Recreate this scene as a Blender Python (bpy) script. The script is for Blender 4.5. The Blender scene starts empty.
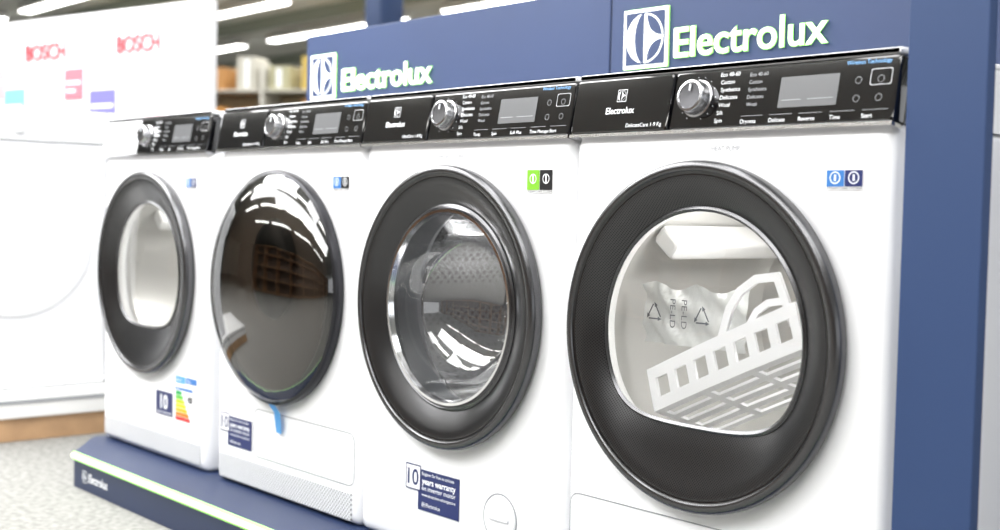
import bpy, math, random
from mathutils import Matrix, Vector
random.seed(4)
scene=bpy.context.scene
scene.view_settings.view_transform='Standard'
scene.view_settings.look='None'
P=0.09   # plinth top above floor
pi=math.pi
# ------------------------------------------------------------------ materials
MATS={}
def mat(name,col,rough=.5,metal=0,coat=0,emit=0,spec=.5,noise=0,nscale=40):
    if name in MATS: return MATS[name]
    m=bpy.data.materials.new(name); m.use_nodes=True
    nt=m.node_tree; b=nt.nodes['Principled BSDF']
    b.inputs['Base Color'].default_value=(*col,1)
    b.inputs['Roughness'].default_value=rough
    b.inputs['Metallic'].default_value=metal
    b.inputs['Coat Weight'].default_value=coat
    b.inputs['Coat Roughness'].default_value=.05
    b.inputs['Specular IOR Level'].default_value=spec
    if emit:
        b.inputs['Emission Color'].default_value=(*col,1)
        b.inputs['Emission Strength'].default_value=emit
    if noise:
        tc=nt.nodes.new('ShaderNodeTexCoord'); n=nt.nodes.new('ShaderNodeTexNoise')
        n.inputs['Scale'].default_value=nscale; n.inputs['Detail'].default_value=6
        r=nt.nodes.new('ShaderNodeValToRGB')
        r.color_ramp.elements[0].position=.3; r.color_ramp.elements[1].position=.7
        r.color_ramp.elements[0].color=(*[c*(1-noise) for c in col],1)
        r.color_ramp.elements[1].color=(*[min(1,c*(1+noise)) for c in col],1)
        nt.links.new(tc.outputs['Object'],n.inputs['Vector']); nt.links.new(n.outputs['Fac'],r.inputs['Fac'])
        nt.links.new(r.outputs['Color'],b.inputs['Base Color'])
    MATS[name]=m; return m
def dotmat(name,col,dark,scale,rough=.5,metal=0,thr=.35,axes=(0,2),coat=0):
    m=mat(name,col,rough,metal,coat); nt=m.node_tree; b=nt.nodes['Principled BSDF']
    tc=nt.nodes.new('ShaderNodeTexCoord'); sp=nt.nodes.new('ShaderNodeSeparateXYZ')
    nt.links.new(tc.outputs['Object'],sp.inputs[0])
    prev=None
    for a in axes:
        mu=nt.nodes.new('ShaderNodeMath'); mu.operation='MULTIPLY'; mu.inputs[1].default_value=scale
        nt.links.new(sp.outputs[a],mu.inputs[0])
        si=nt.nodes.new('ShaderNodeMath'); si.operation='SINE'; nt.links.new(mu.outputs[0],si.inputs[0])
        if prev is None: prev=si
        else:
            p=nt.nodes.new('ShaderNodeMath'); p.operation='MULTIPLY'
            nt.links.new(prev.outputs[0],p.inputs[0]); nt.links.new(si.outputs[0],p.inputs[1]); prev=p
    g=nt.nodes.new('ShaderNodeMath'); g.operation='GREATER_THAN'; g.inputs[1].default_value=thr
    nt.links.new(prev.outputs[0],g.inputs[0])
    mx=nt.nodes.new('ShaderNodeMix'); mx.data_type='RGBA'
    mx.inputs[6].default_value=(*col,1); mx.inputs[7].default_value=(*dark,1)
    nt.links.new(g.outputs[0],mx.inputs[0]); nt.links.new(mx.outputs[2],b.inputs['Base Color'])
    return m
def glassmat(name,tint=(1,1,1),refl=.06,maxr=.7,rough=.02):
    m=bpy.data.materials.new(name); m.use_nodes=True; nt=m.node_tree
    for n in list(nt.nodes):
        if n.type!='OUTPUT_MATERIAL': nt.nodes.remove(n)
    out=[n for n in nt.nodes if n.type=='OUTPUT_MATERIAL'][0]
    t=nt.nodes.new('ShaderNodeBsdfTransparent'); t.inputs[0].default_value=(*tint,1)
    g=nt.nodes.new('ShaderNodeBsdfGlossy'); g.inputs['Roughness'].default_value=rough
    lw=nt.nodes.new('ShaderNodeLayerWeight'); lw.inputs[0].default_value=.35
    mr=nt.nodes.new('ShaderNodeMapRange'); mr.inputs[3].default_value=refl; mr.inputs[4].default_value=maxr
    nt.links.new(lw.outputs['Fresnel'],mr.inputs[0])
    mx=nt.nodes.new('ShaderNodeMixShader')
    nt.links.new(mr.outputs[0],mx.inputs[0]); nt.links.new(t.outputs[0],mx.inputs[1]); nt.links.new(g.outputs[0],mx.inputs[2])
    nt.links.new(mx.outputs[0],out.inputs[0]); MATS[name]=m; return m
WHITE=mat('white_enamel',(.87,.875,.90),.22,coat=.4)
WHITE2=mat('white_plastic',(.86,.865,.88),.35)
SEAM=mat('seam_grey',(.30,.31,.33),.6)
BLACK=mat('gloss_black',(.003,.003,.004),.05,coat=1)
RINGB=mat('ring_black',(.006,.006,.007),.22,coat=.4)
RINGS=mat('ring_satin_charcoal',(.115,.115,.12),.26,metal=.9)
RINGG=dotmat('ring_textured',(.080,.080,.083),(.032,.032,.034),1300,rough=.28,metal=.85,thr=.30)
CHROME=mat('chrome',(.85,.85,.87),.12,metal=1)
SILVER=mat('silver',(.55,.55,.57),.25,metal=1)
NAVY=mat('navy_laminate',(.010,.022,.068),.4,noise=.05,nscale=3)
NAVYH=mat('navy_header',(.019,.037,.102),.5,noise=.05,nscale=3)
NAVYL=mat('navy_post',(.021,.049,.138),.5)
NAVYS=mat('navy_sticker',(.014,.024,.12),.4)
LIME=mat('lime_glow',(.45,.95,.25),.5,emit=.5)
LWHITE=mat('letter_white',(.97,1,.95),.5,emit=1.1)
STRIPW=mat('strip_pale_green',(.75,.97,.62),.5,emit=.7)
PW=mat('print_white',(.85,.87,.9),.5,emit=.15)
PG=mat('print_grey',(.35,.36,.38),.5)
DISP=mat('display_grey',(.09,.093,.10),.3)
DRUML=mat('drum_light',(.55,.545,.53),.32,metal=.35)
DRUMS=dotmat('drum_steel',(.42,.42,.43),(.16,.16,.16),330,rough=.24,metal=.8,thr=.38,axes=(0,1,2))
DRUMW=mat('drum_white',(.78,.78,.78),.4)
RUBBER=mat('rubber_grey',(.14,.14,.15),.4)
GLASS=glassmat('clear_glass',(.97,.98,.98),.05,.7)
BOWLG=glassmat('bowl_glass',(.90,.92,.92),.13,.9)
TINT=glassmat('tinted_glass',(.50,.47,.44),.12,.92)
PLAS=glassmat('clear_film',(.9,.9,.9),.5,.95,.2)
GRILLE=dotmat('vent_grille_dots',(.70,.71,.73),(.17,.175,.18),620,rough=.5,thr=.25)
BLUE=mat('print_blue',(.04,.18,.5),.4)
CYAN=mat('film_blue',(.08,.35,.75),.3)
GREEN=mat('print_green',(.20,.5,.03),.4)
BLK=mat('print_black',(.01,.01,.012),.4)
# ------------------------------------------------------------------ mesh builder
def mkobj(name,me,parent=None,loc=None):
    o=bpy.data.objects.new(name,me); scene.collection.objects.link(o)
    if parent: o.parent=parent
    if loc: o.location=loc
    return o
class MB:
    def __init__(s): s.v=[];s.f=[];s.m=[];s.mats=[]
    def mi(s,m):
        if m not in s.mats: s.mats.append(m)
        return s.mats.index(m)
    def add(s,vs,fs,m,M=None):
        o=len(s.v); k=s.mi(m)
        for v in vs:
            v=Vector(v)
            s.v.append(tuple(M@v) if M else tuple(v))
        for f in fs: s.f.append(tuple(i+o for i in f)); s.m.append(k)
    def box(s,x0,x1,y0,y1,z0,z1,m,M=None):
        vs=[(x,y,z) for x in(x0,x1) for y in(y0,y1) for z in(z0,z1)]
        s.add(vs,[(0,1,3,2),(4,6,7,5),(0,4,5,1),(2,3,7,6),(0,2,6,4),(1,5,7,3)],m,M)
    def rbox(s,x0,x1,y0,y1,z0,z1,b,m,M=None):
        def rr(i): return rrect(x0+i,x1-i,z0+i,z1-i,max(b,.0005),6)
        L=[[(x,y0,z) for x,z in rr(b*.9)],[(x,y0+b*.25,z) for x,z in rr(b*.35)],[(x,y0+b,z) for x,z in rr(0)],
           [(x,y1-b,z) for x,z in rr(0)],[(x,y1,z) for x,z in rr(b*.9)]]
        s.loft(L,m,cap0=True,cap1=True,M=M)
    def prism(s,pts,z0,z1,m,M=None):
        s.loft([[(x,y,z0) for x,y in pts],[(x,y,z1) for x,y in pts]],m,True,True,M)
    def quad(s,x0,x1,z0,z1,y,m,M=None):
        s.add([(x0,y,z0),(x1,y,z0),(x1,y,z1),(x0,y,z1)],[(0,1,2,3)],m,M)
    def poly(s,pts,y,m,M=None):
        s.add([(x,y,z) for x,z in pts],[tuple(range(len(pts)))],m,M)
    def strip(s,A,B,y,m,M=None):
        n=len(A); s.add([(x,y,z) for x,z in A]+[(x,y,z) for x,z in B],[(i,i+1,n+i+1,n+i) for i in range(n-1)],m,M)
    def loft(s,loops,m,cap0=False,cap1=False,M=None,closed=True):
        n=len(loops[0]); vs=[p for L in loops for p in L]; fs=[]
        for a in range(len(loops)-1):
            for i in range(n if closed else n-1):
                j=(i+1)%n; fs.append((a*n+i,a*n+j,(a+1)*n+j,(a+1)*n+i))
        if cap0: fs.append(tuple(range(n)))
        if cap1: fs.append(tuple((len(loops)-1)*n+i for i in range(n))[::-1])
        s.add(vs,fs,m,M)
    def lathe(s,prof,m,cx=0,cz=0,n=96,M=None,cap1=False,cap0=False):
        loops=[]
        for p in prof:
            r,y=p[0],p[1]; fl=p[2] if len(p)>2 else None
            L=[]
            for i in range(n):
                t=2*pi*i/n; rr=r
                sn=math.sin(t)
                if fl and sn<-1e-3:
                    q=fl/abs(sn); rr=(r**-8+q**-8)**(-1/8)
                L.append((cx+rr*math.cos(t),y,cz+rr*sn))
            loops.append(L)
        s.loft(loops,m,cap0,cap1,M)
    def text(s,body,size,x,z,y,m,M=None,align='LEFT',bold=0,ext=0,width=None):
        cu=bpy.data.curves.new('t','FONT'); cu.body=body; cu.size=size; cu.offset=bold; cu.extrude=ext
        cu.resolution_u=4
        o=bpy.data.objects.new('t',cu); scene.collection.objects.link(o)
        dg=bpy.context.evaluated_depsgraph_get(); dg.update()
        me=bpy.data.meshes.new_from_object(o.evaluated_get(dg))
        vs=[tuple(v.co) for v in me.vertices]; fs=[tuple(p.vertices) for p in me.polygons]
        bpy.data.objects.remove(o); bpy.data.curves.remove(cu); bpy.data.meshes.remove(me)
        if not vs: return
        x0=min(v[0] for v in vs); x1=max(v[0] for v in vs); k=1
        if width: k=width/(x1-x0)
        w=(x1-x0)*k; off={'LEFT':0,'CENTER':-w/2,'RIGHT':-w}[align]
        s.add([(x+off+(v[0]-x0)*k,y-v[2]-ext,z+v[1]) for v in vs],fs,m,M)
    def obj(s,name,parent=None,loc=None,smooth=35):
        me=bpy.data.meshes.new(name); me.from_pydata(s.v,[],s.f); me.update()
        for m in s.mats: me.materials.append(m)
        me.polygons.foreach_set('material_index',s.m)
        if smooth:
            me.polygons.foreach_set('use_smooth',[True]*len(s.f))
            me.set_sharp_from_angle(angle=math.radians(smooth))
        return mkobj(name,me,parent,loc)
def rrect(x0,x1,z0,z1,r,k=6,sub=0):
    pts=[]
    for cx,cz,a0 in((x1-r,z1-r,0),(x0+r,z1-r,90),(x0+r,z0+r,180),(x1-r,z0+r,270)):
        for i in range(k+1):
            a=math.radians(a0+90*i/k); pts.append((cx+r*math.cos(a),cz+r*math.sin(a)))
    if sub:
        out=[]
        for i,p in enumerate(pts):
            q=pts[(i+1)%len(pts)]; out.append(p)
            d=math.hypot(q[0]-p[0],q[1]-p[1])
            if d>.1:
                for j in range(1,sub): out.append((p[0]+(q[0]-p[0])*j/sub,p[1]+(q[1]-p[1])*j/sub))
        pts=out
    return pts
def top(o,label,cat,group=None,kind=None):
    if kind: o['kind']=kind
    else:
        o['label']=label; o['category']=cat
    if group: o['group']=group
    return o
def empty(name,loc,label,cat,group=None,rz=0):
    e=bpy.data.objects.new(name,None); scene.collection.objects.link(e); e.location=loc; e.rotation_euler=(0,0,rz)
    e.empty_display_size=.1
    return top(e,label,cat,group)
def symbol(mb,cx,cz,s,fg,bg,y,M=None,e=.0006):
    h=s/2
    def P_(x,z): return (cx+x*h,cz+z*h)
    mb.quad(cx-h,cx+h,cz-h,cz+h,y,fg,M)
    k=h*.90; mb.quad(cx-k,cx+k,cz-k,cz+k,y-e,bg,M)
    A=[];B=[]
    for i in range(33):
        t=math.radians(-90+180*i/32); A.append(P_(-.84*math.cos(t),.84*math.sin(t))); B.append(P_(.84*math.cos(t),.84*math.sin(t)))
    mb.strip(A,B,y-2*e,fg,M)
    A=[];B=[]
    for i in range(21):
        t=math.radians(-90+9*i); A.append(P_(-.46*math.cos(t),.86*math.sin(t))); B.append(P_(-.02*math.cos(t),.86*math.sin(t)))
    mb.strip(A,B,y-3*e,bg,M)
    for sg in(1,-1):
        A=[];B=[]
        for i in range(17):
            u=i/16; x=(1-u)**2*.10+2*u*(1-u)*.12+u*u*.84; z=(1-u)**2*.84+2*u*(1-u)*.07+u*u*.06
            a=math.radians(83-79*u); k_=.95 if 0<i<16 else 1; A.append(P_(x,sg*z)); B.append(P_(.84*k_*math.cos(a),sg*.84*k_*math.sin(a)))
        mb.strip(A,B,y-3*e,bg,M)
# ------------------------------------------------------------------ washing machine
ZB=.776
TILT=math.radians(-11)
MP=Matrix.Translation((0,-.008,ZB+.001))@Matrix.Rotation(TILT,4,'X')
CZ=.470
DX=-.019   # door centre offset from the cabinet centre
def body(par,name='body',white=WHITE,hole=.212,w=.2970,h=ZB,d=.58,cx=None):
    cx=DX if cx is None else cx
    mb=MB()
    def ring(f,y,ins=0):
        L=[]
        o2=rrect(-w+ins,w-ins,ins,h-ins,.014,4,sub=12)
        for (x,z) in o2:
            dx,dz=x-cx,z-CZ; dd=math.hypot(dx,dz); hx,hz=cx+dx/dd*hole,CZ+dz/dd*hole
            L.append((hx+(x-hx)*f,y,hz+(z-hz)*f))
        return L
    mb.loft([ring(0,.035),ring(0,.002),ring(.02,0),ring(.5,0),ring(1,0,.020),ring(1,.0018,.012),ring(1,.006,.006),ring(1,.013,.0015),ring(1,.022),ring(1,d-.01),ring(1,d,.008)],white,cap1=True)
    return mb.obj(name,par,smooth=50)
PROG=['Eco 40-60','Cotton','Synthetics','Delicates','Wool','Silk','Spin']
FACE=mat('dial_face',(.07,.07,.075),.25,metal=.9)
def panel(par,idx,lightdrawer=False,words=('Temp','Spin','Soft Plus','Time Manager','Start')):
    mb=MB(); mb.rbox(-.086,.298,0,.03,0,.090,.004,BLACK,MP)
    cp=mb.obj('control_panel',par); cp['label']='glossy black control panel'
    mb=MB(); mb.rbox(-.298,-.088,-.0015,.03,0,.090,.004,WHITE2 if lightdrawer else BLACK,MP)
    fg=PG if lightdrawer else PW; bg=WHITE2 if lightdrawer else BLACK
    symbol(mb,-.192,.060,.020,fg,bg,-.0021,MP,.0003)
    mb.text('Electrolux',.015,-.192,.031,-.0022,fg,MP,'CENTER',bold=.0002)
    mb.text('UltraCare 1-8 Kg' if idx==3 else 'DelicateCare 1-9 Kg',.009,-.10,.008,-.0022,fg,MP,'RIGHT')
    mb.obj('detergent_drawer',par)
    mb=MB(); mb.box(-.298,.298,-.0025,.02,-.005,.0,CHROME,MP); mb.obj('chrome_strip',par)
    mb=MB(); dx,dz=-.036,.047; k=.95
    mb.lathe([(.030*k,-.0005),(.030*k,-.003),(.0275*k,-.004),(.0265*k,-.018),(.0250*k,-.0205),(.0215*k,-.0215),(.0205*k,-.0200)],SILVER,dx,dz,48,M=MP)
    mb.lathe([(.0205*k,-.0200),(.004,-.0195),(.0001,-.0195)],FACE,dx,dz,48,M=MP)
    mb.box(dx-.001,dx+.001,-.0225,-.020,dz+.007,dz+.017,PW,MP)
    o=mb.obj('program_dial',cp); o['label']='round silver program dial'
    mb=MB()
    for k,t in enumerate(PROG):
        mb.text(t,.0088,.002+.004*math.sin(k/6*pi),.078-.0115*k,-.0006,PW,MP)
    for k,t in enumerate(PROG[:5]):
        mb.text(t,.0080,.056,.075-.011*k,-.0006,PG,MP)
    for k in range(14):
        a=math.radians(-70+k*24); mb.quad(dx+.033*math.cos(a)-.0006,dx+.033*math.cos(a)+.0006,dz+.033*math.sin(a)-.0006,dz+.033*math.sin(a)+.0006,-.0006,PW,MP)
    for k,t in enumerate(words):
        mb.text(t,.0085,.050+k*.050,.006,-.0006,PW,MP)
        mb.quad(.050+k*.050,.088+k*.050,.0165,.0171,-.0006,PG,MP)
    for k in range(4):
        xx=.238+(k%2)*.034; zz=.030+(k//2)*.025
        ring=[(xx+.0050*math.cos(a*pi/8),-.0006,zz+.003+.0050*math.sin(a*pi/8)) for a in range(16)]
        ring2=[(xx+.0044*math.cos(a*pi/8),-.0006,zz+.003+.0044*math.sin(a*pi/8)) for a in range(16)]
        mb.loft([ring,ring2],PG,M=MP)
    mb.text('Wireless Technology',.008,.285,.080,-.0006,mat('print_lblue',(.2,.45,.8),.5,emit=.3),MP,'RIGHT')
    o=rrect(.256,.288,.050,.072,.003,3); i_=rrect(.2566,.2874,.0506,.0714,.003,3)
    mb.loft([[(x,-.0006,z) for x,z in o],[(x,-.0006,z) for x,z in i_]],PW,M=MP)
    mb.obj('printed_legend',cp)
    mb=MB(); mb.quad(.112,.208,.026,.070,-.0007,DISP,MP)
    mb.quad(.118,.150,.036,.037,-.0011,PG,MP); mb.quad(.160,.202,.036,.037,-.0011,PG,MP)
    mb.obj('display_screen',cp)
    mb=MB(); mb.box(-.2970,.2970,.032,.575,ZB,ZB+.086,WHITE2); mb.rbox(-.2970,.2970,.009,.585,ZB+.0895,ZB+.099,.004,WHITE)
    mb.box(-.296,.296,.03,.57,ZB+.086,ZB+.0895,WHITE2)
    mb.obj('worktop',par)
RO=.2615
def ringdoor(par,flat=None,ri=.183,name='door'):
    mb=MB()
    mb.lathe([(RO-.016,.002),(RO-.005,-.002),(RO-.001,-.009)],RINGB,DX,CZ)
    mb.lathe([(RO-.001,-.009),(RO,-.017),(RO-.001,-.0225),(RO-.0035,-.0265),(RO-.007,-.0285),(RO-.011,-.0290),(RO-.0145,-.0280),(RO-.016,-.0260)],RINGS,DX,CZ)
    mb.lathe([(RO-.016,-.0260),(RO-.0185,-.0245),(RO-.022,-.0245)],RINGB,DX,CZ)
    mb.lathe([(RO-.022,-.0245),(RO-.030,-.0235),(RO-.040,-.0200),(RO-.055,-.013,None if not flat else flat+.05),(ri+.008,-.004,flat and flat+.008)],RINGG,DX,CZ)
    mb.lathe([(ri+.008,-.005,flat and flat+.008),(ri+.004,-.0075,flat and flat+.004),(ri,-.004,flat)],RINGS,DX,CZ)
    d=mb.obj(name,par); d['label']='satin charcoal porthole door ring with textured band'
    return d
def drum(par,m,back,depth=.40,r=.238):
    mb=MB(); mb.lathe([(.211,.036),(r,.06),(r,depth),(r-.02,depth+.03),(.0005,depth+.03)],m,DX,CZ,64)
    for k in range(3):
        a=math.radians(20+120*k)
        R=Matrix.Translation((DX,0,CZ))@Matrix.Rotation(-a,4,'Y')
        mb.rbox(r-.055,r-.002,.10,depth,-.018,.018,.008,back,R)
    return mb.obj('drum',par)
def kick(par,grille=None,flap=None,flapx=(-.27,.27)):
    if grille:
        mb=MB(); mb.rbox(-.278,.278,-.002,.004,grille[0]+.012,grille[1]+.004,.003,GRILLE); mb.obj('vent_grille',par)
    if flap:
        mb=MB(); z0,z1=flap; x0,x1=flapx
        a=rrect(x0,x1,z0,z1,.02,5); b=rrect(x0+.002,x1-.002,z0+.002,z1-.002,.018,5)
        mb.loft([[(x,-.0008,z) for x,z in a],[(x,-.0008,z) for x,z in b]],SEAM); mb.obj('service_flap',par)
def warranty(par,x0,z0,s=1):
    mb=MB()
    mb.quad(x0+.038*s,x0+.160*s,z0,z0+.076*s,-.0012,NAVYS)
    for a in((0,.046,.080,.0825),(0,.046,.034,.0365),(0,.0025,.034,.0825),(.0435,.046,.034,.0825)):
        mb.quad(x0+a[0]*s,x0+a[1]*s,z0+a[2]*s,z0+a[3]*s,-.0018,NAVYS)
    mb.quad(x0+.0025*s,x0+.0435*s,z0+.0365*s,z0+.080*s,-.0016,WHITE2)
    mb.text('10',.042*s,x0+.023*s,z0+.044*s,-.002,NAVYS,align='CENTER',bold=.0006)
    mb.text('Register for free to activate',.0085*s,x0+.05*s,z0+.066*s,-.0018,PW,width=.095*s)
    mb.text('years warranty',.016*s,x0+.05*s,z0+.050*s,-.0018,PW,width=.10*s,bold=.0003)
    mb.text('on inverter motor',.0125*s,x0+.05*s,z0+.038*s,-.0018,PW,width=.10*s)
    mb.text('www.electrolux.ro/inregistrare',.008*s,x0+.05*s,z0+.027*s,-.0018,PW,width=.10*s)
    symbol(mb,x0+.055*s,z0+.011*s,.009*s,PW,NAVYS,-.0018,e=.0002)
    mb.text('Electrolux',.0105*s,x0+.063*s,z0+.008*s,-.0018,PW)
    o=mb.obj('warranty_sticker',par,smooth=None); o['label']='navy and white warranty sticker'
def badge(par,x0,x1,z0,z1,a,b,t='AB'):
    mb=MB(); xm=(x0+x1)/2; mb.quad(x0,x1,z0,z1,-.001,WHITE2)
    mb.quad(x0+.001,xm-.0005,z0+.005,z1-.001,-.0015,a); mb.quad(xm+.0005,x1-.001,z0+.005,z1-.001,-.0015,b)
    h=z1-z0
    for c,mm in(((x0+xm)/2,PW),((xm+x1)/2,PW)):
        mb.loft([[(c+.0085*math.cos(i*pi/8),-.0019,z0+h*.6+.0085*math.sin(i*pi/8)) for i in range(16)],[(c+.0070*math.cos(i*pi/8),-.0019,z0+h*.6+.0070*math.sin(i*pi/8)) for i in range(16)]],mm)
        mb.quad(c-.0015,c+.0015,z0+h*.45,z0+h*.75,-.0019,mm)
    mb.text('STEAM CARE SYSTEM',.005,x0+.002,z0+.0008,-.0016,BLK,width=(x1-x0)-.004)
    mb.obj('feature_badge',par,smooth=None)
G='front-loading laundry machines on the navy plinth'
X=[.250,.9,1.5,2.1]
def drumfill(par,e,y=.2):  # added fill light that brightens the drum interior, no fitting modelled
    l=bpy.data.lights.new('drum_fill','POINT'); l.energy=e; l.shadow_soft_size=.03; l.color=(1,.98,.95)
    o=bpy.data.objects.new('drum_fill',l); scene.collection.objects.link(o); o.parent=par; o.location=(.0,y,CZ+.18)
# M1 dryer
m1=empty('tumble_dryer',(X[0],0,P),'white tumble dryer with dark ring door, energy label and vent grille','dryer',G)
body(m1); panel(m1,1,True); d=ringdoor(m1,flat=.140,ri=.178)
mb=MB(); mb.lathe([(.178,-.004,.140),(.12,-.012,.1),(.05,-.017,.045),(.0005,-.018)],GLASS,DX,CZ); mb.obj('door_glass',d)
mb=MB(); mb.lathe([(.178,-.003,.140),(.186,.02,.165),(.210,.034)],DRUMW,DX,CZ); mb.obj('door_liner',d)
drum(m1,DRUML,DRUMW); drumfill(m1,1.8)
kick(m1,grille=(.002,.062))
badge(m1,.185,.24,.686,.714,BLUE,NAVYS)
mb=MB(); mb.quad(.035,.127,.112,.172,-.001,NAVYS); mb.text('10',.050,.081,.129,-.0016,PW,align='CENTER',bold=.001); mb.text('years warranty',.011,.081,.116,-.0016,PW,align='CENTER',width=.082); mb.obj('warranty_sticker',m1,smooth=None)
mb=MB(); T=Matrix.Translation((.027,0,0))
mb.quad(.115,.207,.080,.193,-.001,WHITE2,T); mb.quad(.115,.207,.186,.193,-.0015,BLUE,T)
mb.text('ENERG',.006,.12,.1875,-.002,PW,T)
cols=[(.0,.35,.08),(.12,.5,.05),(.5,.65,.0),(.9,.8,.0),(.9,.45,.0),(.8,.2,.0),(.7,.02,.02)]
for k,c in enumerate(cols):
    z=.174-k*.0106; w=.030+k*.0075
    mb.poly([(.118,z),(.118+w,z),(.122+w,z+.0046),(.118+w,z+.0092),(.118,z+.0092)],-.0015,mat('energy_%d'%k,c,.5),T)
mb.poly([(.180,.1665),(.186,.159),(.204,.159),(.204,.174),(.186,.174)],-.0015,BLK,T); mb.text('A',.012,.190,.162,-.002,PW,T)
mb.text('kWh/annum',.006,.12,.092,-.0015,BLK,T); mb.text('197',.010,.15,.083,-.0015,BLK,T)
mb.obj('energy_label',m1,smooth=None)
mb=MB(); mb.quad(.142,.194,.203,.221,-.001,CYAN); mb.quad(.198,.254,.206,.221,-.001,BLUE); mb.text('A+++',.012,.147,.207,-.0015,PW); mb.text('9 kg',.011,.204,.209,-.0015,PW); mb.obj('blue_sticker',m1,smooth=None)
# M2 black dome door
m2=empty('washing_machine',(X[1],0,P),'white washing machine with domed glossy black door','washing machine',G)
body(m2); panel(m2,2)
mb=MB(); mb.lathe([(RO-.016,.002),(RO-.004,-.003),(RO-.002,-.014),(RO-.005,-.021),(RO-.011,-.024)],mat('ring_satin',(.04,.04,.045),.3,metal=.7),DX,CZ)
d=mb.obj('door',m2); d['label']='domed glossy black porthole door'
mb=MB()
mb.lathe([(.251,-.023),(.244,-.035),(.225,-.050),(.19,-.066),(.145,-.079),(.09,-.088),(.04,-.092),(.0005,-.093)],TINT,DX,CZ); mb.obj('door_glass',d,smooth=80)
mb=MB()
mb.lathe([(.249,-.014),(.224,-.020)],mat('bezel_black',(.01,.01,.012),.15,coat=1),DX,CZ)
mb.lathe([(.224,-.020),(.205,-.008),(.15,.004),(.08,.012),(.0005,.014)],mat('bowl_smoke',(.24,.20,.17),.25,metal=.4),DX,CZ)
mb.obj('inner_bowl',d,smooth=60)
mb=MB(); mb.lathe([(.078,.004),(.086,-.010),(.078,-.026),(.050,-.038),(.0005,-.043)],mat('hub_black',(.003,.003,.004),.35,spec=.2),DX-.01,CZ+.04,48,M=Matrix.Translation((0,0,-(CZ+.04)*.30))@Matrix.Diagonal((.9,1,1.30,1))); mb.obj('inner_hub',d,smooth=60)
kick(m2,grille=(-.004,.064),flap=(.080,.190),flapx=(-.12,.285))
warranty(m2,-.272,.088,.9)
badge(m2,.19,.25,.684,.714,BLUE,BLK)
mb=MB(); mb.loft([[(-.014,-.026,.215),(.014,-.026,.215)],[(-.014,-.012,.195),(.014,-.012,.195)],[(-.013,-.006,.150),(.013,-.008,.150)]],CYAN,closed=False); mb.obj('protective_film_tab',m2)
# M3 washer
m3=empty('washing_machine',(X[2],0,P),'white washing machine with clear glass bowl door and green badge','washing machine',G)
body(m3); panel(m3,3); d=ringdoor(m3,ri=.183)
mb=MB(); mb.lathe([(.183,-.004),(.181,-.010),(.176,-.010),(.172,.0)],CHROME,DX,CZ); mb.obj('chrome_rim',d)
mb=MB(); mb.lathe([(.175,-.008),(.170,.02),(.160,.06),(.134,.10),(.088,.122),(.03,.130),(.0005,.131)],BOWLG,DX,CZ); mb.obj('glass_bowl',d,smooth=60)
mb=MB(); mb.lathe([(.184,-.004),(.188,.01),(.206,.034),(.198,.05),(.188,.07),(.196,.085)],RUBBER,DX,CZ); mb.obj('door_gasket',m3)
drum(m3,DRUMS,DRUMS); drumfill(m3,2.4)
mb=MB(); mb.lathe([(.045,.0),(.045,-.0012),(.0425,-.0012),(.042,.0)],SEAM,.139,.107,48); mb.lathe([(.042,-.0005),(.0405,-.003),(.0005,-.0035)],WHITE,.139,.107,48); 
mb.rbox(.113,.165,-.006,-.003,.103,.111,.002,WHITE); mb.obj('filter_cap',m3)
warranty(m3,-.138,.079,1.02)
badge(m3,.19,.255,.682,.722,GREEN,BLK)
mb=MB(); mb.text('inverter / 10 years',.012,-.02,.745,-.0008,PG,align='CENTER'); mb.obj('printed_text',m3,smooth=None)
# M4 dryer
m4=empty('tumble_dryer',(X[3],0,P),'white tumble dryer with clear door showing a white drying rack','dryer',G)
body(m4); panel(m4,4,words=('Dryness','Delicate','Reverse','Time','Start')); d=ringdoor(m4,flat=.134,ri=.186)
mb=MB(); mb.lathe([(.186,-.004,.134),(.12,-.012,.098),(.05,-.017,.043),(.0005,-.018)],GLASS,DX,CZ); mb.obj('door_glass',d,smooth=60)
mb=MB(); mb.lathe([(.186,-.003,.134),(.190,.015,.156),(.210,.034)],DRUMW,DX,CZ); mb.obj('door_liner',d)
drum(m4,DRUML,DRUMW); drumfill(m4,2.1,.12)
kick(m4,flap=(.02,.19),flapx=(-.285,.285))
badge(m4,.195,.253,.688,.716,BLUE,NAVYS)
mb=MB(); mb.text('HEAT PUMP',.010,.02,.745,-.0008,PG,align='CENTER'); mb.obj('printed_text',m4,smooth=None)
# drying rack inside M4
RW=mat('rack_white',(.9,.9,.92),.35)
rack=empty('drying_rack',(X[3]+DX*.5,0,P),'white plastic slotted drying rack lying inside the dryer drum','rack')
def rackP(u,v):
    x=-.150+.265*u; z=.402+.122*u+.002*math.sin(pi*u); y=.040
    if v<=1: return (x+.024*v,y-.006*v,z-.064*v)
    w=v-1; return (x+.024+.014*w,y-.006+.046*w,z-.064-.018*w)
def plate(us,vs,name):
    mb=MB(); nu,nv=len(us),len(vs); V_=[rackP(u,v) for u in us for v in vs]; F_=[]
    for i in range(nu-1):
        for j in range(nv-1):
            if i%2==1 and j%2==1: continue
            F_.append((i*nv+j,i*nv+j+1,(i+1)*nv+j+1,(i+1)*nv+j))
    mb.add(V_,F_,RW); o=mb.obj(name,rack,smooth=None)
    m=o.modifiers.new('thick','SOLIDIFY'); m.thickness=.005; return o
us=[]; n=7
for i in range(n): us+=[i/n, i/n+.055]
us+=[1-.0,1.055]
plate(us,[0,.28,.72,1.0],'rack_front')
us=[]
for i in range(3): us+=[i/3, i/3+.045]
us+=[1-.0,1.045]
plate(us,[1.0,1.25,1.55,1.80,2.10,2.35,2.65,2.9,3.2,3.4],'rack_shelf')
rk=MB()
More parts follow.
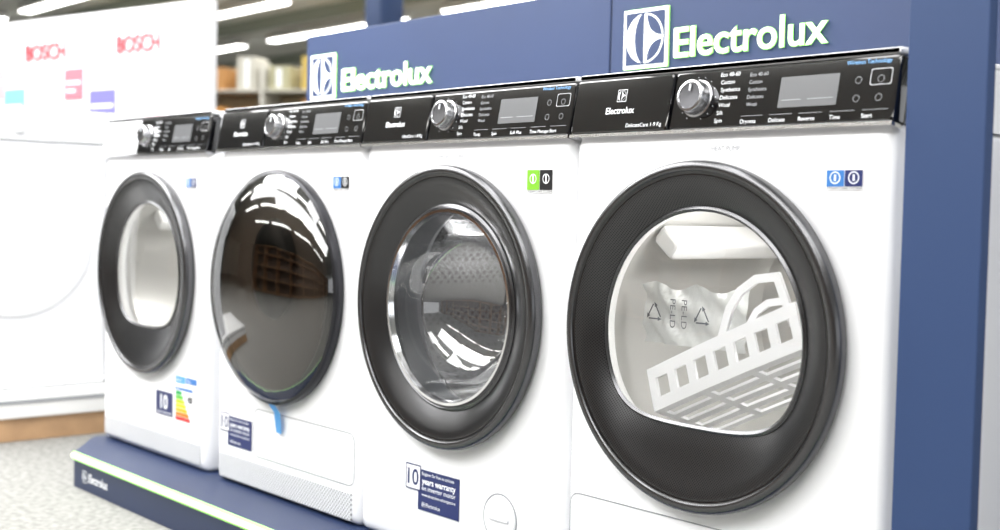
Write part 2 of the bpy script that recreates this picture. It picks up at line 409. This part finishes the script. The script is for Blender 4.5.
def flat(pts,hw,th=.006):
    pts=[Vector(p) for p in pts]; L=[]
    for i,p in enumerate(pts):
        t=(pts[min(i+1,len(pts)-1)]-pts[max(i-1,0)]).normalized(); n_=Vector((-t.z,0,t.x)).normalized()*hw
        L.append([tuple(p-n_),tuple(p+n_),tuple(p+n_+Vector((0,th,0))),tuple(p-n_+Vector((0,th,0)))])
    rk.loft(L,RW,True,True)
flat([(-.010,.05,.465),(.003,.05,.510),(.022,.05,.538),(.050,.052,.558),(.090,.053,.564)],.0065)
flat([(.038,.052,.485),(.053,.052,.510),(.073,.052,.524),(.105,.054,.530)],.0055)
flat([(.085,.053,.567),(.100,.053,.535),(.118,.053,.495)],.0065)
rk.obj('rack_arm',rack)
# PE-LD bag
bg=MB(); nx,nz=30,14; BX=mat('bag_film',(.64,.65,.64),.28,coat=.5)
def by(u,v): return .092+.004*math.sin(u*9)+.004*math.sin(v*11+u*5)+.003*math.sin(u*23+v*17)
L=[[( -.215+.215*i/nx, by(i/nx*2,j/nz), .440+.095*j/nz+.006*math.sin(i*.5)*(j/nz)) for i in range(nx+1)] for j in range(nz+1)]
bg.loft(L,BX,closed=False)
bag=bg.obj('plastic_bag',None,(X[3],0,P),smooth=80); top(bag,'grey plastic bag printed PE-LD inside the dryer drum','plastic bag')
BP=mat('bag_print',(.12,.13,.15),.5)
for cx in(-.182,-.082):
    bg=MB()
    for k in range(3):
        a0=math.radians(90+120*k); a1=math.radians(90+120*(k+1)); r=.018
        p0=Vector((cx+r*math.cos(a0),0,.490+r*math.sin(a0))); p1=Vector((cx+r*math.cos(a1),0,.490+r*math.sin(a1)))
        q0=p0+(p1-p0)*.12; q1=p0+(p1-p0)*.75; dn=(p1-p0).normalized(); nn=Vector((dn.z,0,-dn.x))*.0012
        bg.add([(v.x,.079,v.z) for v in (q0+nn,q1+nn,q1-nn,q0-nn)],[(0,1,2,3)],BP)
        bg.add([(v.x,.079,v.z) for v in (q1+nn*3,q1+dn*.008,q1-nn*3)],[(0,1,2)],BP)
    bg.obj('recycling_mark',bag,smooth=None)
for xx,t in((-.148,'PE-LD'),(-.124,'PE-LD')):
    bg=MB(); Mv=Matrix.Translation((xx,.079,.515))@Matrix.Rotation(math.radians(90),4,'Y')
    bg.text(t,.016,0,0,0,BP,Mv,width=.046); bg.obj('bag_lettering',bag,smooth=None)
# crumpled film in M3
cf=MB(); n=26
cv=[];cfc=[]
for j in range(n):
    for i in range(n):
        u=i/(n-1)-.5;v=j/(n-1)-.5
        cv.append((.02+u*.20+random.uniform(-.008,.008),.20+random.uniform(-.024,.024)-.05*math.cos(u*3)*math.cos(v*3),.41+v*.20+random.uniform(-.008,.008)))
for j in range(n-1):
    for i in range(n-1): cfc.append((j*n+i,j*n+i+1,(j+1)*n+i+1,(j+1)*n+i))
cf.add(cv,cfc,PLAS); o=cf.obj('plastic_wrap',None,(X[2],0,P),smooth=None); top(o,'crumpled clear plastic wrap inside the steel drum','plastic wrap')
# ------------------------------------------------------------------ display stand
st=empty('display_stand',(0,0,0),'navy retail display stand with plinth, back boards and lit lettering','display stand')
YF=-.148
mb=MB(); mb.prism([(.12,YF),(2.62,YF),(2.62,.66),(-.06,.66),(-.06,-.02)],0,P-.0005,NAVY); mb.obj('plinth',st)
mb=MB(); mb.box(.122,2.62,YF-.009,YF-.0042,P-.013,P-.003,STRIPW); mb.box(.122,2.62,YF-.004,YF-.0002,P-.019,P+.002,LIME)
mb.obj('edge_light_strip',st)
mb=MB(); symbol(mb,.190,.036,.030,PW,NAVY,YF-.001); mb.text('Electrolux',.030,.215,.027,YF-.001,PW,bold=.0005,width=.115); mb.obj('plinth_logo',st,smooth=None)
for x0,x1 in((.02,1.29),(1.294,2.60)):
    mb=MB(); mb.rbox(x0,x1,.60,.63,P-.001,1.25,.003,NAVYH); mb.obj('back_board',st)
mb=MB(); mb.box(1.2895,1.2945,.603,.628,P,1.25,mat('joint_dark',(.005,.008,.02),.6)); mb.obj('board_joint',st)
for sx,tx,w in((.055,.223,.42),(1.340,1.488,.385)):
    mb=MB(); z=1.123
    symbol(mb,sx+.064,z,.128,LWHITE,NAVYH,.594,e=.0012)
    mb.box(sx-.001,sx+.129,.596,.599,z-.065,z+.065,LIME)
    mb.text('Electrolux',.090,tx,z-.048,.594,LWHITE,bold=0,ext=.001,width=w)
    mb.text('Electrolux',.090,tx-.001,z-.048,.5975,LIME,bold=.0016,ext=.0008,width=w+.002)
    mb.obj('brand_lettering',st,smooth=None)
mb=MB(); mb.rbox(2.411,2.521,.0,.02,P-.001,1.6,.002,NAVYL); mb.obj('side_post',st)
# ------------------------------------------------------------------ rival display
rv=empty('washing_machine',(-.63,-.03,.15),'plain white front-loading washing machine on a wood-fronted base','washing machine',rz=pi/2)
PR=mat('pale_ring',(.85,.86,.88),.3)
body(rv,cx=0)
mb=MB(); mb.lathe([(.236,.002),(.24,-.010),(.225,-.014),(.20,-.012),(.165,-.007)],PR,0,CZ); d=mb.obj('door',rv)
mb=MB(); mb.lathe([(.166,-.007),(.10,-.011),(.0005,-.013)],mat('pale_glass',(.84,.855,.87),.2),0,CZ); mb.obj('door_glass',d)
mb=MB(); mb.rbox(-.298,.298,0,.03,0,.09,.004,WHITE2,MP); mb.lathe([(.025,0),(.025,-.02),(.0005,-.022)],WHITE2,0,.045,32,M=MP); mb.obj('control_panel',rv)
mb=MB(); mb.rbox(-.2985,.2985,.01,.585,ZB+.001,ZB+.1,.004,WHITE); mb.obj('worktop',rv)
rv2=empty('washing_machine',(-.63,.575,.15),'plain white washing machine with pale round door','washing machine',rz=pi/2)
for c in rv.children_recursive:
    if c.parent==rv:
        k=c.copy(); k.parent=rv2; scene.collection.objects.link(k)
        for g in c.children:
            kk=g.copy(); kk.parent=k; scene.collection.objects.link(kk)
bs=empty('display_platform',(0,0,0),'long white display platform with an orange wood kickboard','display platform')
mb=MB(); mb.rbox(-1.5,-.56,-.9,1.0,.072,.1495,.004,mat('base_white',(.85,.85,.84),.4)); mb.obj('platform_top',bs)
mb=MB(); mb.box(-1.48,-.575,-.89,.99,0,.072,mat('wood_orange',(.50,.31,.17),.5,noise=.2,nscale=8)); mb.obj('wood_kickboard',bs)
mb=MB(); mb.box(-.5595,-.556,-.89,.99,.118,.128,SEAM); mb.obj('edge_profile',bs)
# signboard
sb=empty('sign_board',(-1.773,1.215,0),'tall white shop display board with red lettering and posters','sign board',rz=math.atan2(.351,1.546))
mb=MB(); mb.rbox(-3.0,0,0,.06,0,1.64,.01,mat('board_white',(.82,.82,.84),.5)); mb.obj('board',sb)
RED=mat('sign_red',(.62,.07,.09),.5)
for x,z,w in((-1.36,1.435,.33),(-.63,1.435,.31)):
    mb=MB(); mb.text('BOSCH',.115,x,z,-.006,RED,ext=.003,bold=.001,width=w); mb.obj('red_lettering',sb,smooth=None)
for (x,z,w,h,c) in((-1.04,1.23,.15,.15,(.60,.15,.19)),(-.84,1.10,.20,.17,(.15,.14,.34)),(-1.55,1.10,.18,.20,(.18,.38,.44)),(-.50,1.10,.22,.2,(.72,.45,.52)),(-1.28,1.06,.16,.16,(.40,.47,.62)),(-1.75,1.25,.2,.16,(.68,.36,.38)),(-.24,1.05,.18,.36,(.62,.62,.66))):
    mb=MB(); mb.box(x,x+w,-.006,-.001,z,z+h,mat('poster_%d'%int(-x*100),c,.5)); mb.quad(x+.02,x+w-.02,z+h*.5,z+h*.6,-.0065,PW); mb.quad(x+.02,x+w*.6,z+h*.25,z+h*.33,-.0065,PW); mb.obj('poster',sb)
# ------------------------------------------------------------------ far shelving
SC=Vector((-9.4,5.9,0)); SA=math.radians(35)
sh=empty('shelf_unit',SC,'tall white store shelving filled with boxes','shelf',rz=SA)
SHW=mat('shelf_white',(.62,.60,.54),.5)
mb=MB()
for x in(-2.4,-1.6,-.8,0,.8,1.6,2.4): mb.box(x-.02,x+.02,0,.5,0,2.35,SHW)
for z in(.1,.6,1.1,1.6,2.05): mb.box(-2.42,2.42,0,.5,z-.02,z,SHW)
mb.box(-2.42,2.42,.5,.52,0,2.35,mat('shelf_back',(.35,.27,.16),.6)); mb.obj('shelf_frame',sh)
cl=[(.60,.28,.07),(.55,.40,.10),(.15,.10,.07),(.55,.53,.46),(.45,.22,.07),(.42,.40,.26)]
for z in(1.1,1.6,2.05):
    for i in range(12):
        x=-2.2+i*.4+random.uniform(-.02,.02); c=random.choice(cl)
        mb=MB(); h=random.uniform(.2,.38); w=random.uniform(.24,.30)
        mb.rbox(-w/2,w/2,-.16,.16,.0,h,.004,mat('box_%.2f_%.2f'%c[:2],c,.6)); mb.box(-.03,.03,-.161,-.1605,.03,h-.03,PW)
        o=mb.obj('cardboard_box'); o.location=SC+Matrix.Rotation(SA,4,'Z')@Vector((x,.22,z+.001)); o.rotation_euler=(0,0,SA)
        top(o,'coloured cardboard box on a store shelf','box','boxes on the store shelving')
mb=MB(); mb.rbox(-.12,.12,-.12,.12,0,3.2,.01,NAVYL); o=mb.obj('pillar',None,(-5.70,4.95,0)); top(o,'square blue store pillar','pillar')
# opposite aisle: unseen shelving added to give warm reflections in glass and gloss
ws=empty('shelf_unit',(0,-5.2,0),'long warm wooden shelving added across the aisle for its reflection','shelf')
WB=mat('wood_brown',(.36,.20,.10),.5,noise=.3,nscale=5)
mb=MB()
for i in range(9): mb.box(-6+i*1.5-.02,-6+i*1.5+.02,-.5,0,0,1.7,WB)
for z in(.05,.5,.95,1.4,1.7): mb.box(-6.02,6.02,-.5,0,z-.02,z+.01,WB)
mb.box(-6.02,6.02,-.52,-.5,0,1.7,mat('shelf_dark',(.16,.11,.08),.6)); mb.obj('shelf_frame',ws)
# ------------------------------------------------------------------ room
mb=MB(); mb.box(-24,14,-12,16,-.1,-.0005,mat('carpet_grey',(.22,.218,.205),.95,noise=.30,nscale=60)); o=mb.obj('floor'); top(o,'','',kind='structure')
mb=MB(); mb.box(-24,14,-12,16,3.2,3.3,mat('ceiling_grey',(.74,.75,.71),.9)); o=mb.obj('ceiling'); top(o,'','',kind='structure')
WL=mat('wall_cream',(.75,.73,.66),.8)
mb=MB(); mb.box(-24,14,15.9,16,0,3.2,WL); o=mb.obj('wall_back'); top(o,'','',kind='structure')
mb=MB(); mb.box(-24,-23.9,-12,15.9,0,3.2,WL); o=mb.obj('wall_left'); top(o,'','',kind='structure')
mb=MB(); mb.box(-24,14,-12.1,-12,0,3.2,mat('wall_grey',(.35,.33,.31),.8)); o=mb.obj('wall_front'); top(o,'','',kind='structure')
for k,yy in enumerate((2.2,5.2,7.1,9.5,12)):
    mb=MB(); mb.box(-23.9,13.9,yy-.05,yy+.05,3.05,3.2,mat('beam_grey',(.25,.28,.23),.6)); o=mb.obj('trim_%d'%(k+1)); top(o,'','',kind='structure')
LAMP=mat('lamp_tube',(1,.99,.95),.5,emit=12)
def lamp(x,y,L=2.6,w=.16):
    e=empty('ceiling_lamp',(x,y,3.2),'long white linear ceiling lamp','lamp','linear ceiling lamps')
    mb=MB(); mb.rbox(-L/2,L/2,-w/2,w/2,-.12,-.03,.01,mat('lamp_case',(.8,.8,.8),.5)); mb.box(-L/2+.3,-L/2+.32,-.01,.01,-.03,0,SILVER); mb.box(L/2-.32,L/2-.3,-.01,.01,-.03,0,SILVER); mb.obj('lamp_housing',e)
    mb=MB(); mb.box(-L/2+.02,L/2-.02,-w/2+.01,w/2-.01,-.135,-.1205,LAMP); mb.obj('diffuser',e)
for y in(-5.6,-3.4,-1.2,):
    for x in(-6.4,-3.2,0,3.2): lamp(x,y,2.6,.3)
for y in(4.4,6.2,7.9,10.8):
    for x in(-19,-15,-11,-7,-3): lamp(x,y,3.2)
w=bpy.data.worlds.new('w'); scene.world=w; w.use_nodes=True
b=w.node_tree.nodes['Background']; b.inputs[0].default_value=(.95,.97,1,1); b.inputs[1].default_value=1.75
def area(x,y,z,sx,sy,e,rx=0,rz=0,ry=0):  # added fill lights for machines and background, not actual ceiling fixtures
    l=bpy.data.lights.new('fill_light','AREA'); l.shape='RECTANGLE'; l.size=sx; l.size_y=sy; l.energy=e
    o=bpy.data.objects.new('fill_light',l); scene.collection.objects.link(o); o.location=(x,y,z); o.rotation_euler=(rx,ry,rz)
area(1,-2.4,3.0,6,1.2,185,math.radians(28))
area(-1.4,-.6,3.0,3,2,220); area(4,0,3.0,1.5,3,60,0); area(-9,6,3.0,8,6,330)
area(-3,-1.6,2.9,3,1,75,math.radians(35))
area(1.3,-.6,2.9,1,2,50,0,0,math.radians(35))
# ------------------------------------------------------------------ camera
def cammat(yaw,pitch,roll):
    F=Vector((-math.cos(yaw)*math.cos(pitch),math.sin(yaw)*math.cos(pitch),-math.sin(pitch)))
    R=F.cross(Vector((0,0,1))).normalized(); U=R.cross(F)
    return R*math.cos(roll)+U*math.sin(roll),-R*math.sin(roll)+U*math.cos(roll),F
R,U,F=cammat(.7131,.0429,.0226)
cd=bpy.data.cameras.new('camera'); cam=bpy.data.objects.new('camera',cd); scene.collection.objects.link(cam)
cam.matrix_world=Matrix(((R.x,U.x,-F.x,3.3072),(R.y,U.y,-F.y,-1.4565),(R.z,U.z,-F.z,.7405),(0,0,0,1)))
cd.sensor_width=36; cd.lens=36*1.2665; cd.clip_start=.05
cd.dof.use_dof=True; cd.dof.focus_distance=2.05; cd.dof.aperture_fstop=3.4
scene.camera=cam
